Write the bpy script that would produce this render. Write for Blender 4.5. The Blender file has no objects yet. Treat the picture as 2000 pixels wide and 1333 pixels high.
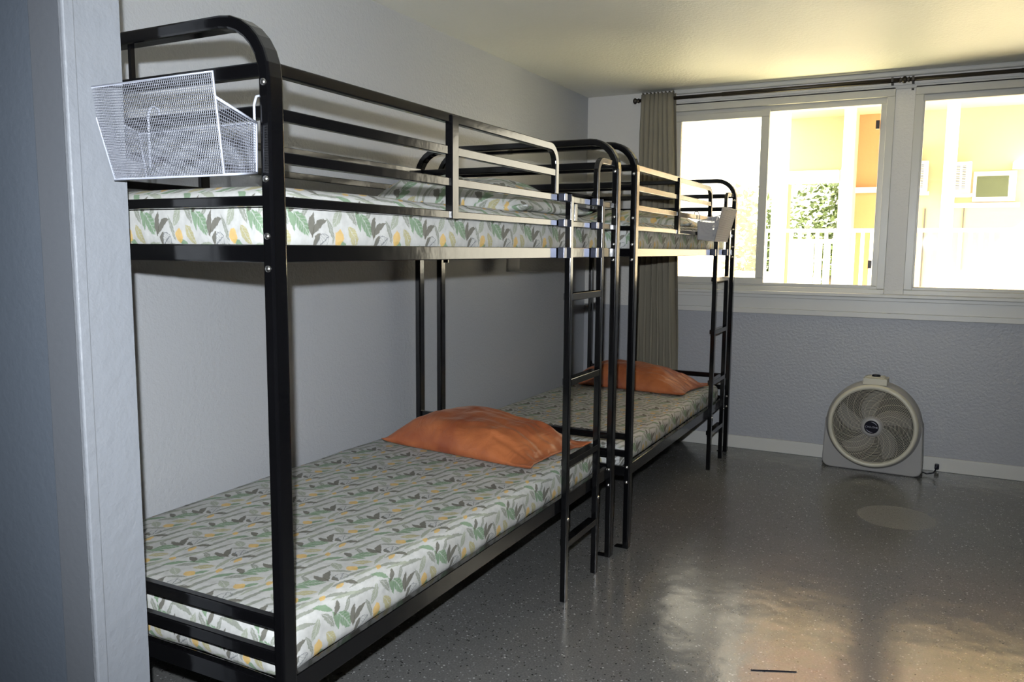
import bpy, bmesh, math, random
from mathutils import Vector, Matrix, noise
random.seed(7)
PI = math.pi
sc = bpy.context.scene
COL = sc.collection

# ---------------------------------------------------------------- camera
CAM = Vector((2.1994, -1.1943, 1.3209))
YAW, PITCH, ROLL = .4758, .1147, .0078
cy_, sy_ = math.cos(YAW), math.sin(YAW)
FWD = Vector((-sy_*math.cos(PITCH), cy_*math.cos(PITCH), -math.sin(PITCH)))
RT = Vector((cy_, sy_, 0)); UP = RT.cross(FWD)
c_, s_ = math.cos(ROLL), math.sin(ROLL)
RT2 = c_*RT + s_*UP; UP2 = -s_*RT + c_*UP
cd = bpy.data.cameras.new('camera'); cam = bpy.data.objects.new('camera', cd); COL.objects.link(cam)
cd.sensor_width = 36; cd.lens = 1569.94*36/2000; cd.clip_start = .05; cd.clip_end = 200
cam.matrix_world = Matrix(((RT2.x, UP2.x, -FWD.x, CAM.x), (RT2.y, UP2.y, -FWD.y, CAM.y),
                           (RT2.z, UP2.z, -FWD.z, CAM.z), (0, 0, 0, 1)))
sc.camera = cam

# ---------------------------------------------------------------- world, lights, exposure
w = bpy.data.worlds.new('sky'); sc.world = w; w.use_nodes = True
bg = w.node_tree.nodes['Background']; bg.inputs[0].default_value = (1.0, .93, .74, 1); bg.inputs[1].default_value = 6.5
sd = bpy.data.lights.new('sun', 'SUN'); sd.energy = 58; sd.color = (1, .91, .70); sd.angle = math.radians(.6)
sun = bpy.data.objects.new('sun', sd); COL.objects.link(sun)
sun.rotation_euler = Vector((-.70, .12, -.70)).to_track_quat('-Z', 'Y').to_euler(); sun.location = (3, 0, 12)
# the camera's own flash, just above and a touch left of the lens
fd = bpy.data.lights.new('camera_flash', 'SPOT'); fd.energy = 410; fd.color = (.90, .95, 1.0)
fd.spot_size = math.radians(98); fd.spot_blend = .75; fd.shadow_soft_size = .012
fl = bpy.data.objects.new('camera_flash', fd); COL.objects.link(fl)
fl.location = CAM + UP2*.105 - RT2*.022 - FWD*.02
fl.rotation_euler = (FWD*1.0 + UP2*.0).to_track_quat('-Z', 'Y').to_euler()
sc.view_settings.view_transform = 'Standard'; sc.view_settings.look = 'None'
sc.view_settings.exposure = 0; sc.view_settings.gamma = 1; sc.view_settings.use_curve_mapping = False
sc.cycles.max_bounces = 8; sc.cycles.diffuse_bounces = 5; sc.cycles.sample_clamp_indirect = 6
sc.cycles.caustics_reflective = False; sc.cycles.caustics_refractive = False
sc.cycles.use_denoising = True

# ---------------------------------------------------------------- materials
def mat(name, col, rough=.5, metal=0, bump=None, spec=None, ior=None, coat=0, var=None, emit=None):
    m = bpy.data.materials.new(name); m.use_nodes = True
    nt = m.node_tree; b = nt.nodes['Principled BSDF']
    b.inputs['Base Color'].default_value = (*col, 1); b.inputs['Roughness'].default_value = rough
    b.inputs['Metallic'].default_value = metal
    if ior: b.inputs['IOR'].default_value = ior
    if coat: b.inputs['Coat Weight'].default_value = coat; b.inputs['Coat Roughness'].default_value = .12
    tc = nt.nodes.new('ShaderNodeTexCoord')
    n = nt.nodes.new('ShaderNodeTexNoise'); nt.links.new(tc.outputs['Object'], n.inputs['Vector'])
    n.inputs['Scale'].default_value = (var or (3, .04))[0]; n.inputs['Detail'].default_value = 4
    hs = nt.nodes.new('ShaderNodeHueSaturation'); hs.inputs['Color'].default_value = (*col, 1)
    mr = nt.nodes.new('ShaderNodeMapRange'); a = (var or (3, .04))[1]
    mr.inputs['To Min'].default_value = 1-a; mr.inputs['To Max'].default_value = 1+a
    nt.links.new(n.outputs[0], mr.inputs['Value']); nt.links.new(mr.outputs[0], hs.inputs['Value'])
    nt.links.new(hs.outputs[0], b.inputs['Base Color'])
    if bump:
        prev = None
        for sc_, st in bump:
            bn = nt.nodes.new('ShaderNodeTexNoise'); nt.links.new(tc.outputs['Object'], bn.inputs['Vector'])
            bn.inputs['Scale'].default_value = sc_; bn.inputs['Detail'].default_value = 3
            bp = nt.nodes.new('ShaderNodeBump'); bp.inputs['Strength'].default_value = st
            bp.inputs['Distance'].default_value = .3/sc_
            nt.links.new(bn.outputs[0], bp.inputs['Height'])
            if prev: nt.links.new(prev.outputs[0], bp.inputs['Normal'])
            prev = bp
        nt.links.new(prev.outputs[0], b.inputs['Normal'])
    return m

WALLBLUE = (.375, .385, .405); WHITE = (.66, .65, .64)
m_wall = mat('blue_grey_paint', WALLBLUE, .40, bump=[(60, .5), (150, .5)], var=(1.5, .03))
m_hall = mat('dimmed_wall_paint', (.10, .118, .145), .35, bump=[(60, .15)])  # dark colour stands in for flash falloff and the dim room behind
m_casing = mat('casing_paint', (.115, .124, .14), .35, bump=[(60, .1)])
m_pillar = mat('pillar_paint', (.195, .207, .228), .5, bump=[(30, .3), (140, .35)])
m_ceil = mat('textured_ceiling_paint', (.76, .75, .69), .50, bump=[(60, .6), (150, .6)])
m_trim = mat('trim_paint', (.52, .515, .49), .38, bump=[(30, .05)])
m_vinyl = mat('window_frame_vinyl', (.48, .47, .43), .35, bump=[(25, .04)])
m_black = mat('black_enamel', (.0025, .0025, .003), .13, ior=1.6, var=(9, .3), bump=[(14, .03)])
m_bolt = mat('zinc_bolt', (.75, .73, .7), .25, metal=1)
m_rod = mat('bronze_rod', (.03, .024, .018), .4, metal=.4)
m_bracket = mat('ladder_bracket_metal', (.10, .11, .15), .3, metal=.8)
m_wirewhite = mat('white_coated_wire', (.38, .40, .47), .4)
m_meshwhite = mat('white_coated_mesh', (.17, .18, .215), .5)
m_wiregrey = mat('grey_coated_mesh', (.34, .33, .33), .5)
m_curtain = mat('taupe_curtain_cloth', (.205, .185, .14), .85, bump=[(400, .4)], var=(5, .06))
m_switch = mat('switch_plate', (.45, .46, .48), .3)
m_fangrey = mat('fan_grey_plastic', (.29, .28, .27), .4, bump=[(120, .06)])
m_fancream = mat('fan_cream_plastic', (.50, .47, .38), .4)
m_fandark = mat('fan_dark_interior', (.012, .011, .010), .7)
m_blade = mat('fan_blade_plastic', (.13, .125, .12), .75)
m_hub = mat('hub_black', (.006, .006, .012), .2)
m_silver = mat('silver_print', (.35, .35, .4), .3, metal=.5)
m_paper = mat('paper_tag', (.8, .8, .8), .6)
m_door = mat('brown_door', (.05, .042, .036), .45, bump=[(40, .1)])
# outside
m_peach = mat('peach_stucco', (.46, .335, .225), .8, bump=[(30, .2)])
m_salmon = mat('salmon_stucco', (.50, .31, .245), .8, bump=[(30, .2)])
m_orange = mat('orange_stucco', (.44, .215, .105), .8, bump=[(30, .2)])
m_extwhite = mat('outdoor_white_paint', (.86, .84, .78), .6)
m_walk = mat('pale_concrete', (.70, .68, .48), .8, bump=[(20, .2)])
m_soffit = mat('soffit_paint', (.50, .44, .30), .7)
m_ac = mat('air_conditioner_white', (.80, .80, .78), .5)
m_acslot = mat('air_conditioner_slots', (.08, .078, .078), .8)
m_extglass = mat('dark_green_window', (.06, .075, .04), .55)
m_leaf = mat('tree_leaf', (.075, .115, .038), .5, var=(2.5, .45))
m_bark = mat('tree_bark', (.20, .16, .11), .8, bump=[(20, .4)])
m_chairwhite = mat('white_outdoor_plastic', (.85, .83, .80), .5)

def mat_two_tone():
    m = mat('far_wall_paint', WALLBLUE, .42, bump=[(60, .5), (150, .5)])
    nt = m.node_tree; b = nt.nodes['Principled BSDF']
    g = nt.nodes.new('ShaderNodeNewGeometry'); s = nt.nodes.new('ShaderNodeSeparateXYZ')
    nt.links.new(g.outputs['Position'], s.inputs[0])
    c = nt.nodes.new('ShaderNodeMath'); c.operation = 'GREATER_THAN'; c.inputs[1].default_value = .93
    nt.links.new(s.outputs['Z'], c.inputs[0])
    mx = nt.nodes.new('ShaderNodeMix'); mx.data_type = 'RGBA'
    mx.inputs[6].default_value = (.325, .33, .35, 1); mx.inputs[7].default_value = (.58, .565, .54, 1)
    nt.links.new(c.outputs[0], mx.inputs[0]); nt.links.new(mx.outputs[2], b.inputs['Base Color'])
    return m
m_far = mat_two_tone()

def mat_floor():
    m = bpy.data.materials.new('speckled_epoxy_floor'); m.use_nodes = True
    nt = m.node_tree; b = nt.nodes['Principled BSDF']; L = nt.links.new; N = nt.nodes.new
    tc = N('ShaderNodeTexCoord')
    def speck(scale, thr, seed):
        v = N('ShaderNodeTexVoronoi'); v.inputs['Scale'].default_value = scale
        mp = N('ShaderNodeMapping'); mp.inputs['Location'].default_value = (seed, seed*2.3, 0)
        L(tc.outputs['Object'], mp.inputs[0]); L(mp.outputs[0], v.inputs['Vector'])
        s = N('ShaderNodeSeparateColor'); L(v.outputs['Color'], s.inputs[0])
        g = N('ShaderNodeMath'); g.operation = 'GREATER_THAN'; g.inputs[1].default_value = thr; L(s.outputs[0], g.inputs[0])
        d = N('ShaderNodeMath'); d.operation = 'LESS_THAN'; d.inputs[1].default_value = .42; L(v.outputs['Distance'], d.inputs[0])
        mm = N('ShaderNodeMath'); mm.operation = 'MULTIPLY'; L(g.outputs[0], mm.inputs[0]); L(d.outputs[0], mm.inputs[1])
        return mm.outputs[0]
    def mix(fac, a, bcol):
        x = N('ShaderNodeMix'); x.data_type = 'RGBA'
        L(fac, x.inputs[0]) if not isinstance(fac, float) else None
        if hasattr(a, 'links'): L(a, x.inputs[6])
        else: x.inputs[6].default_value = (*a, 1)
        if hasattr(bcol, 'links'): L(bcol, x.inputs[7])
        else: x.inputs[7].default_value = (*bcol, 1)
        return x.outputs[2]
    n = N('ShaderNodeTexNoise'); n.inputs['Scale'].default_value = 2.2; n.inputs['Detail'].default_value = 5; L(tc.outputs['Object'], n.inputs['Vector'])
    base = mix(n.outputs[0], (.088, .088, .088), (.118, .117, .114))
    n2 = N('ShaderNodeTexNoise'); n2.inputs['Scale'].default_value = 160; L(tc.outputs['Object'], n2.inputs['Vector'])
    r2 = N('ShaderNodeMapRange'); r2.inputs['From Min'].default_value = .4; r2.inputs['From Max'].default_value = .7; L(n2.outputs[0], r2.inputs[0])
    base = mix(r2.outputs[0], base, (.145, .144, .14))
    base = mix(speck(150, .93, 1.), base, (.24, .24, .25))
    base = mix(speck(115, .975, 5.), base, (.36, .36, .36))
    base = mix(speck(130, .93, 9.), base, (.030, .030, .030))
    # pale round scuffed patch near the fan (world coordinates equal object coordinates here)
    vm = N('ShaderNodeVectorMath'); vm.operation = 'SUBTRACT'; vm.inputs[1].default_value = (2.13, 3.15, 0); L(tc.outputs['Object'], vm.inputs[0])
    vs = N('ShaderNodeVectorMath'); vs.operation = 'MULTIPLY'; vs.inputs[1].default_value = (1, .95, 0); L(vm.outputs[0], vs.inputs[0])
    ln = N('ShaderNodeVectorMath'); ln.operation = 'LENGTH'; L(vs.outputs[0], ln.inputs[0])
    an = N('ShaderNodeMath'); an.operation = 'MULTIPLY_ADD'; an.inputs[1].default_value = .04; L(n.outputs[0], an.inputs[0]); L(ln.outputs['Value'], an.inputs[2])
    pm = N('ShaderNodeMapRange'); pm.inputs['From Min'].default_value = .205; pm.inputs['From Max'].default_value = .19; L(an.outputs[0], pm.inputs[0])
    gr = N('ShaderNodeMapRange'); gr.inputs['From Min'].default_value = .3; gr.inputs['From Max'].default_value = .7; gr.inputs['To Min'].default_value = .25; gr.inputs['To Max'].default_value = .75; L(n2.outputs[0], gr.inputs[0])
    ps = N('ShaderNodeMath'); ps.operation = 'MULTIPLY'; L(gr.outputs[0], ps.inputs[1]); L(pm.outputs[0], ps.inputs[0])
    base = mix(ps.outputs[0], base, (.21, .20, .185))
    L(base, b.inputs['Base Color'])
    rr = N('ShaderNodeMapRange'); rr.inputs['To Min'].default_value = .13; rr.inputs['To Max'].default_value = .24
    L(n.outputs[0], rr.inputs[0])
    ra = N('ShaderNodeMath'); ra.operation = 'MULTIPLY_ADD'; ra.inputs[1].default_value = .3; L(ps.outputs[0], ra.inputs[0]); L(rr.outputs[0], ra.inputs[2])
    L(ra.outputs[0], b.inputs['Roughness'])
    b.inputs['IOR'].default_value = 1.5; b.inputs['Coat Weight'].default_value = .0
    bn = N('ShaderNodeTexNoise'); bn.inputs['Scale'].default_value = 7; bn.inputs['Detail'].default_value = 2; L(tc.outputs['Object'], bn.inputs['Vector'])
    bp = N('ShaderNodeBump'); bp.inputs['Strength'].default_value = .10; bp.inputs['Distance'].default_value = .03; L(bn.outputs[0], bp.inputs['Height'])
    bn2 = N('ShaderNodeTexNoise'); bn2.inputs['Scale'].default_value = 140; L(tc.outputs['Object'], bn2.inputs['Vector'])
    bp2 = N('ShaderNodeBump'); bp2.inputs['Strength'].default_value = .12; bp2.inputs['Distance'].default_value = .002; L(bn2.outputs[0], bp2.inputs['Height']); L(bp.outputs[0], bp2.inputs['Normal'])
    L(bp2.outputs[0], b.inputs['Normal'])
    return m
m_floor = mat_floor()

# ---- leaf print bed linen: a repeat 22 cm x 17 cm of node-drawn leaves
TX, TY = .22, .17
def leaf_group():
    g = bpy.data.node_groups.new('printed_leaf', 'ShaderNodeTree')
    for nm, ty in (('P', 'NodeSocketVector'), ('C', 'NodeSocketVector'), ('Angle', 'NodeSocketFloat'), ('L', 'NodeSocketFloat'), ('W', 'NodeSocketFloat'), ('Bend', 'NodeSocketFloat')):
        g.interface.new_socket(nm, in_out='INPUT', socket_type=ty)
    for nm in ('Mask', 'Vein'): g.interface.new_socket(nm, in_out='OUTPUT', socket_type='NodeSocketFloat')
    N = g.nodes.new; L = g.links.new
    i = N('NodeGroupInput'); o = N('NodeGroupOutput')
    def V(op, a, b=None, c=None):
        x = N('ShaderNodeVectorMath'); x.operation = op
        for k, q in enumerate((a, b, c)):
            if q is None: continue
            if isinstance(q, tuple): x.inputs[k].default_value = q
            else: L(q, x.inputs[k])
        return x.outputs[0]
    def M(op, a, b=None, c=None, cl=False):
        x = N('ShaderNodeMath'); x.operation = op; x.use_clamp = cl
        for k, q in enumerate((a, b, c)):
            if q is None: continue
            if isinstance(q, (int, float)): x.inputs[k].default_value = q
            else: L(q, x.inputs[k])
        return x.outputs[0]
    d = V('SUBTRACT', i.outputs['P'], i.outputs['C'])
    d = V('MULTIPLY_ADD', d, (1/TX, 1/TY, 0), (.5, .5, .5))
    d = V('FRACTION', d); d = V('SUBTRACT', d, (.5, .5, .5)); d = V('MULTIPLY', d, (TX, TY, 0))
    r = N('ShaderNodeVectorRotate'); r.rotation_type = 'Z_AXIS'; L(d, r.inputs['Vector'])
    L(M('MULTIPLY', i.outputs['Angle'], -1.0), r.inputs['Angle'])
    s = N('ShaderNodeSeparateXYZ'); L(r.outputs[0], s.inputs[0])
    u = M('DIVIDE', s.outputs[0], i.outputs['L']); v = M('DIVIDE', s.outputs[1], i.outputs['W'])
    u2 = M('MULTIPLY', u, u)
    v = M('SUBTRACT', v, M('MULTIPLY', M('SUBTRACT', u2, .35), i.outputs['Bend']))
    av = M('ABSOLUTE', v)
    e = M('SUBTRACT', M('SUBTRACT', 1.0, u2), av)
    L(M('MULTIPLY', e, 6.0, cl=True), o.inputs['Mask'])
    # side veins: stripes slanted off the midrib
    st = M('SINE', M('MULTIPLY', M('ADD', u, M('MULTIPLY', av, .45)), 22.0))
    st = M('MULTIPLY', M('ADD', st, -.35), 2.0, cl=True)
    mid = M('LESS_THAN', av, .07)
    L(M('MAXIMUM', M('MULTIPLY', st, .5), mid), o.inputs['Vein'])
    return g
LG = leaf_group()
def mat_linen():
    m = bpy.data.materials.new('leaf_print_linen'); m.use_nodes = True
    nt = m.node_tree; b = nt.nodes['Principled BSDF']; L = nt.links.new; N = nt.nodes.new
    uv = N('ShaderNodeUVMap'); uv.uv_map = 'UVMap'
    nz = N('ShaderNodeTexNoise'); nz.inputs['Scale'].default_value = 120; nz.inputs['Detail'].default_value = 2; L(uv.outputs[0], nz.inputs['Vector'])
    ns = N('ShaderNodeVectorMath'); ns.operation = 'MULTIPLY_ADD'; ns.inputs[1].default_value = (.009, .009, 0)
    L(nz.outputs['Color'], ns.inputs[0]); L(uv.outputs[0], ns.inputs[2]); P = ns.outputs[0]
    GREEN = (.135, .225, .125); SAGE = (.20, .215, .175); PALE = (.27, .295, .225); OLIVE = (.085, .080, .058); YEL = (.56, .36, .10); FERN = (.34, .31, .15)
    GREY = (.14, .15, .16)
    leaves = [ # cx cy ang L W bend colour vein
        (.100, .100, 172, .058, .0070, 1.0, SAGE, 0), (.050, .117, 166, .056, .0068, .9, PALE, 0),
        (.125, .132, 175, .056, .0072, .9, SAGE, 0), (.020, .137, 160, .046, .0070, .8, SAGE, 0),
        (.165, .156, 172, .052, .0070, .9, PALE, 0), (.132, .004, 170, .044, .0065, .6, SAGE, 0),
        (.028, .006, 12, .044, .0075, -.5, PALE, 0), (.075, .164, 168, .040, .0060, .8, SAGE, 0),
        (.150, .074, 60, .030, .0140, .3, PALE, 1), (.196, .080, 130, .034, .0100, .4, SAGE, 1),
        (.186, .117, 142, .036, .0100, .4, GREEN, 0), (.128, .046, 116, .034, .0072, .4, SAGE, 1),
        (.003, .068, 112, .030, .0085, .5, GREEN, 0), (.045, .088, 60, .026, .0080, .5, SAGE, 1),
        (.034, .058, 132, .037, .0180, .2, GREEN, 1), (.174, .012, 152, .024, .0090, .3, GREEN, 0),
        (.205, .032, 130, .030, .0140, 0, FERN, 1),
        (.066, .056, 84, .030, .0105, -.6, OLIVE, 0), (.088, .053, 36, .032, .0100, -.8, OLIVE, 0),
        (.083, .024, 62, .018, .0080, -.5, OLIVE, 0),
        (.008, .098, 62, .022, .0100, .4, OLIVE, 0), (.092, .150, 128, .022, .0090, .4, OLIVE, 0),
        (.158, .030, 80, .0185, .0165, 0, YEL, 0), (.058, .158, 12, .020, .0085, 0, YEL, 0),
        (.205, .148, 30, .014, .0090, 0, YEL, 0)]
    colr = None
    base = (.44, .44, .425)
    for (cx, cyy, an, l, ww, be, colv, vein) in leaves:
        g = N('ShaderNodeGroup'); g.node_tree = LG; L(P, g.inputs['P'])
        g.inputs['C'].default_value = (cx, cyy, 0); g.inputs['Angle'].default_value = math.radians(an)
        g.inputs['L'].default_value = l; g.inputs['W'].default_value = ww; g.inputs['Bend'].default_value = be
        mx = N('ShaderNodeMix'); mx.data_type = 'RGBA'
        f = N('ShaderNodeMath'); f.operation = 'MULTIPLY'; L(g.outputs['Mask'], f.inputs[0])
        if vein:
            k = N('ShaderNodeMath'); k.operation = 'MULTIPLY_ADD'; k.inputs[1].default_value = -.6; k.inputs[2].default_value = .92
            L(g.outputs['Vein'], k.inputs[0]); L(k.outputs[0], f.inputs[1])
        else: f.inputs[1].default_value = .85
        L(f.outputs[0], mx.inputs[0])
        if colr is None: mx.inputs[6].default_value = (*base, 1)
        else: L(colr, mx.inputs[6])
        mx.inputs[7].default_value = (*colv, 1); colr = mx.outputs[2]
    # the little line-drawn round fruit
    g = N('ShaderNodeGroup'); g.node_tree = LG; L(P, g.inputs['P'])
    g.inputs['C'].default_value = (.103, .020, 0); g.inputs['Angle'].default_value = .5; g.inputs['L'].default_value = .022; g.inputs['W'].default_value = .018
    c1 = N('ShaderNodeMath'); c1.operation = 'SUBTRACT'; c1.inputs[1].default_value = .45; L(g.outputs['Mask'], c1.inputs[0])
    c2 = N('ShaderNodeMath'); c2.operation = 'ABSOLUTE'; L(c1.outputs[0], c2.inputs[0])
    c3 = N('ShaderNodeMath'); c3.operation = 'LESS_THAN'; c3.inputs[1].default_value = .4; L(c2.outputs[0], c3.inputs[0])
    c4 = N('ShaderNodeMath'); c4.operation = 'MULTIPLY'; L(g.outputs['Vein'], c4.inputs[0]); L(g.outputs['Mask'], c4.inputs[1])
    c5 = N('ShaderNodeMath'); c5.operation = 'MAXIMUM'; L(c3.outputs[0], c5.inputs[0]); L(c4.outputs[0], c5.inputs[1])
    c6 = N('ShaderNodeMath'); c6.operation = 'MULTIPLY'; c6.inputs[1].default_value = .8; L(c5.outputs[0], c6.inputs[0])
    mx = N('ShaderNodeMix'); mx.data_type = 'RGBA'; L(c6.outputs[0], mx.inputs[0]); L(colr, mx.inputs[6]); mx.inputs[7].default_value = (*GREY, 1)
    wc = N('ShaderNodeTexNoise'); wc.inputs['Scale'].default_value = 45; wc.inputs['Detail'].default_value = 3; L(uv.outputs[0], wc.inputs['Vector'])
    wm = N('ShaderNodeMapRange'); wm.inputs['To Min'].default_value = .78; wm.inputs['To Max'].default_value = 1.22; L(wc.outputs[0], wm.inputs[0])
    wh = N('ShaderNodeHueSaturation'); L(wm.outputs[0], wh.inputs['Value']); L(mx.outputs[2], wh.inputs['Color'])
    L(wh.outputs[0], b.inputs['Base Color']); b.inputs['Roughness'].default_value = .75
    tc = N('ShaderNodeTexCoord')
    bn = N('ShaderNodeTexNoise'); bn.inputs['Scale'].default_value = 9; bn.inputs['Detail'].default_value = 4; L(tc.outputs['Object'], bn.inputs['Vector'])
    bp = N('ShaderNodeBump'); bp.inputs['Strength'].default_value = .35; bp.inputs['Distance'].default_value = .02; L(bn.outputs[0], bp.inputs['Height'])
    L(bp.outputs[0], b.inputs['Normal'])
    return m
m_linen = mat_linen()

def mat_satin():
    m = bpy.data.materials.new('burnt_orange_satin'); m.use_nodes = True
    nt = m.node_tree; b = nt.nodes['Principled BSDF']; L = nt.links.new; N = nt.nodes.new
    tc = N('ShaderNodeTexCoord')
    n = N('ShaderNodeTexNoise'); n.inputs['Scale'].default_value = 6; n.inputs['Detail'].default_value = 3; L(tc.outputs['Object'], n.inputs['Vector'])
    cr = N('ShaderNodeValToRGB'); cr.color_ramp.elements[0].position = .35; cr.color_ramp.elements[1].position = .65; cr.color_ramp.elements[0].color = (.235, .06, .026, 1); cr.color_ramp.elements[1].color = (.44, .14, .05, 1)
    L(n.outputs[0], cr.inputs[0]); L(cr.outputs[0], b.inputs['Base Color'])
    b.inputs['Roughness'].default_value = .36
    b.inputs['Sheen Weight'].default_value = .12; b.inputs['Sheen Tint'].default_value = (1, .6, .4, 1); b.inputs['Sheen Roughness'].default_value = .35
    mp = N('ShaderNodeMapping'); mp.inputs['Scale'].default_value = (9, 3.5, 9); L(tc.outputs['Object'], mp.inputs[0])
    bn = N('ShaderNodeTexNoise'); bn.inputs['Scale'].default_value = 1.6; bn.inputs['Detail'].default_value = 5; bn.inputs['Distortion'].default_value = .7; L(mp.outputs[0], bn.inputs['Vector'])
    bp = N('ShaderNodeBump'); bp.inputs['Strength'].default_value = .5; bp.inputs['Distance'].default_value = .02; L(bn.outputs[0], bp.inputs['Height'])
    L(bp.outputs[0], b.inputs['Normal'])
    return m
m_satin = mat_satin()

def mat_glass(name, haze=0.0, tint=(1, 1, 1)):
    m = bpy.data.materials.new(name); m.use_nodes = True
    nt = m.node_tree; L = nt.links.new; N = nt.nodes.new
    for n in list(nt.nodes): nt.nodes.remove(n)
    o = N('ShaderNodeOutputMaterial'); t = N('ShaderNodeBsdfTransparent'); t.inputs[0].default_value = (*tint, 1)
    gl = N('ShaderNodeBsdfGlossy'); gl.inputs['Roughness'].default_value = .02
    f = N('ShaderNodeFresnel'); f.inputs[0].default_value = 1.45
    mx = N('ShaderNodeMixShader'); L(f.outputs[0], mx.inputs[0]); L(t.outputs[0], mx.inputs[1]); L(gl.outputs[0], mx.inputs[2])
    out = mx.outputs[0]
    if haze:
        tr = N('ShaderNodeBsdfTranslucent'); tr.inputs[0].default_value = (.9, .9, .85, 1)
        wv = N('ShaderNodeTexNoise'); wv.inputs['Scale'].default_value = 3
        tc = N('ShaderNodeTexCoord'); L(tc.outputs['Object'], wv.inputs['Vector'])
        mr = N('ShaderNodeMapRange'); mr.inputs['To Min'].default_value = haze*.7; mr.inputs['To Max'].default_value = haze*1.3; L(wv.outputs[0], mr.inputs[0])
        m2 = N('ShaderNodeMixShader'); L(mr.outputs[0], m2.inputs[0]); L(out, m2.inputs[1]); L(tr.outputs[0], m2.inputs[2]); out = m2.outputs[0]
    L(out, o.inputs[0])
    return m
m_glass = mat_glass('clear_glass'); m_haze = mat_glass('hazed_glass', .13)  # second pane mixes in translucent white haze to pale the view

# ---------------------------------------------------------------- mesh helpers
def link(name, bm, m, parent=None, loc=None, smooth=False, bevel=0, kind=None):
    me = bpy.data.meshes.new(name); bmesh.ops.recalc_face_normals(bm, faces=bm.faces[:]); bm.to_mesh(me); bm.free()
    for mm in (m if isinstance(m, (list, tuple)) else [m]): me.materials.append(mm)
    if smooth:
        for p in me.polygons: p.use_smooth = True
    o = bpy.data.objects.new(name, me); COL.objects.link(o)
    if parent: o.parent = parent
    if loc: o.location = loc
    if bevel:
        bv = o.modifiers.new('bevel', 'BEVEL'); bv.width = bevel; bv.segments = 2; bv.limit_method = 'ANGLE'
    if kind: o['kind'] = kind
    return o
def tag(o, label=None, cat=None, group=None, kind=None):
    if label: o['label'] = label
    if cat: o['category'] = cat
    if group: o['group'] = group
    if kind: o['kind'] = kind
    return o
def empty(name, loc=(0, 0, 0), rz=0, **k):
    o = bpy.data.objects.new(name, None); COL.objects.link(o); o.location = loc; o.rotation_euler = (0, 0, rz); o.empty_display_size = .1
    return tag(o, **k)
def B(bm, x0, x1, y0, y1, z0, z1, M=None):
    vs = [bm.verts.new(p) for p in ((x0, y0, z0), (x1, y0, z0), (x1, y1, z0), (x0, y1, z0), (x0, y0, z1), (x1, y0, z1), (x1, y1, z1), (x0, y1, z1))]
    for f in ((0, 3, 2, 1), (4, 5, 6, 7), (0, 1, 5, 4), (1, 2, 6, 5), (2, 3, 7, 6), (3, 0, 4, 7)): bm.faces.new([vs[i] for i in f])
    if M:
        for v in vs: v.co = M @ v.co
    return bm
def box(name, x0, x1, y0, y1, z0, z1, m, parent=None, bevel=0, kind=None, smooth=False):
    return link(name, B(bmesh.new(), x0, x1, y0, y1, z0, z1), m, parent, bevel=bevel, kind=kind, smooth=smooth)
def boxes(name, L, m, parent=None, bevel=0, kind=None):
    bm = bmesh.new()
    for q in L: B(bm, *q)
    return link(name, bm, m, parent, bevel=bevel, kind=kind)
def tube(bm, pts, r, n=8, closed=False, cap=True):
    pts = [Vector(p) for p in pts]; rings = []; N = len(pts); prev = None
    for i, p in enumerate(pts):
        a = pts[(i-1) % N] if (closed or i > 0) else p; b = pts[(i+1) % N] if (closed or i < N-1) else p
        t = (b-a).normalized()
        if prev is None:
            ref = Vector((0, 0, 1)) if abs(t.z) < .9 else Vector((1, 0, 0)); s = t.cross(ref).normalized()
        else: s = (prev - t*prev.dot(t)).normalized()
        prev = s; q = t.cross(s)
        rr = r[i] if isinstance(r, (list, tuple)) else r
        rings.append([bm.verts.new(p + (s*math.cos(2*PI*k/n) + q*math.sin(2*PI*k/n))*rr) for k in range(n)])
    for i in range(N if closed else N-1):
        A, Bq = rings[i], rings[(i+1) % N]
        for k in range(n): bm.faces.new((A[k], A[(k+1) % n], Bq[(k+1) % n], Bq[k]))
    if cap and not closed: bm.faces.new(rings[0][::-1]); bm.faces.new(rings[-1])
    return bm
def sweep(bm, pts, nrm, wn, wt):
    """rectangular bar swept along a planar path; wn = size along plane normal, wt = size in plane"""
    pts = [Vector(p) for p in pts]; nrm = Vector(nrm).normalized(); rings = []
    for i, p in enumerate(pts):
        if i == 0: t = (pts[1]-p).normalized(); k = 1
        elif i == len(pts)-1: t = (p-pts[-2]).normalized(); k = 1
        else:
            a = (p-pts[i-1]).normalized(); b = (pts[i+1]-p).normalized(); t = (a+b).normalized(); k = 1/max(.3, t.dot(a))
        s = t.cross(nrm)*wt/2*k; q = nrm*wn/2
        rings.append([bm.verts.new(p+s+q), bm.verts.new(p-s+q), bm.verts.new(p-s-q), bm.verts.new(p+s-q)])
    for A, C in zip(rings, rings[1:]):
        for k in range(4): bm.faces.new((A[k], A[(k+1) % 4], C[(k+1) % 4], C[k]))
    bm.faces.new(rings[0][::-1]); bm.faces.new(rings[-1]); return bm
def arc(cx, cz, r, a0, a1, n=7):
    return [(cx + r*math.cos(math.radians(a0+(a1-a0)*i/n)), cz + r*math.sin(math.radians(a0+(a1-a0)*i/n))) for i in range(n+1)]
def lathe(bm, prof, M, n=48):
    rings = []
    for (r, h) in prof:
        rings.append([bm.verts.new(M @ Vector((r*math.cos(2*PI*k/n), r*math.sin(2*PI*k/n), h))) for k in range(n)])
    for A, C in zip(rings, rings[1:]):
        for k in range(n): bm.faces.new((A[k], A[(k+1) % n], C[(k+1) % n], C[k]))
    return bm
def copy_tree(o, parent=None):
    c = o.copy(); COL.objects.link(c)
    if parent: c.parent = parent; c.matrix_parent_inverse = o.matrix_parent_inverse.copy()
    for ch in list(o.children): copy_tree(ch, c)
    return c

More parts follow.
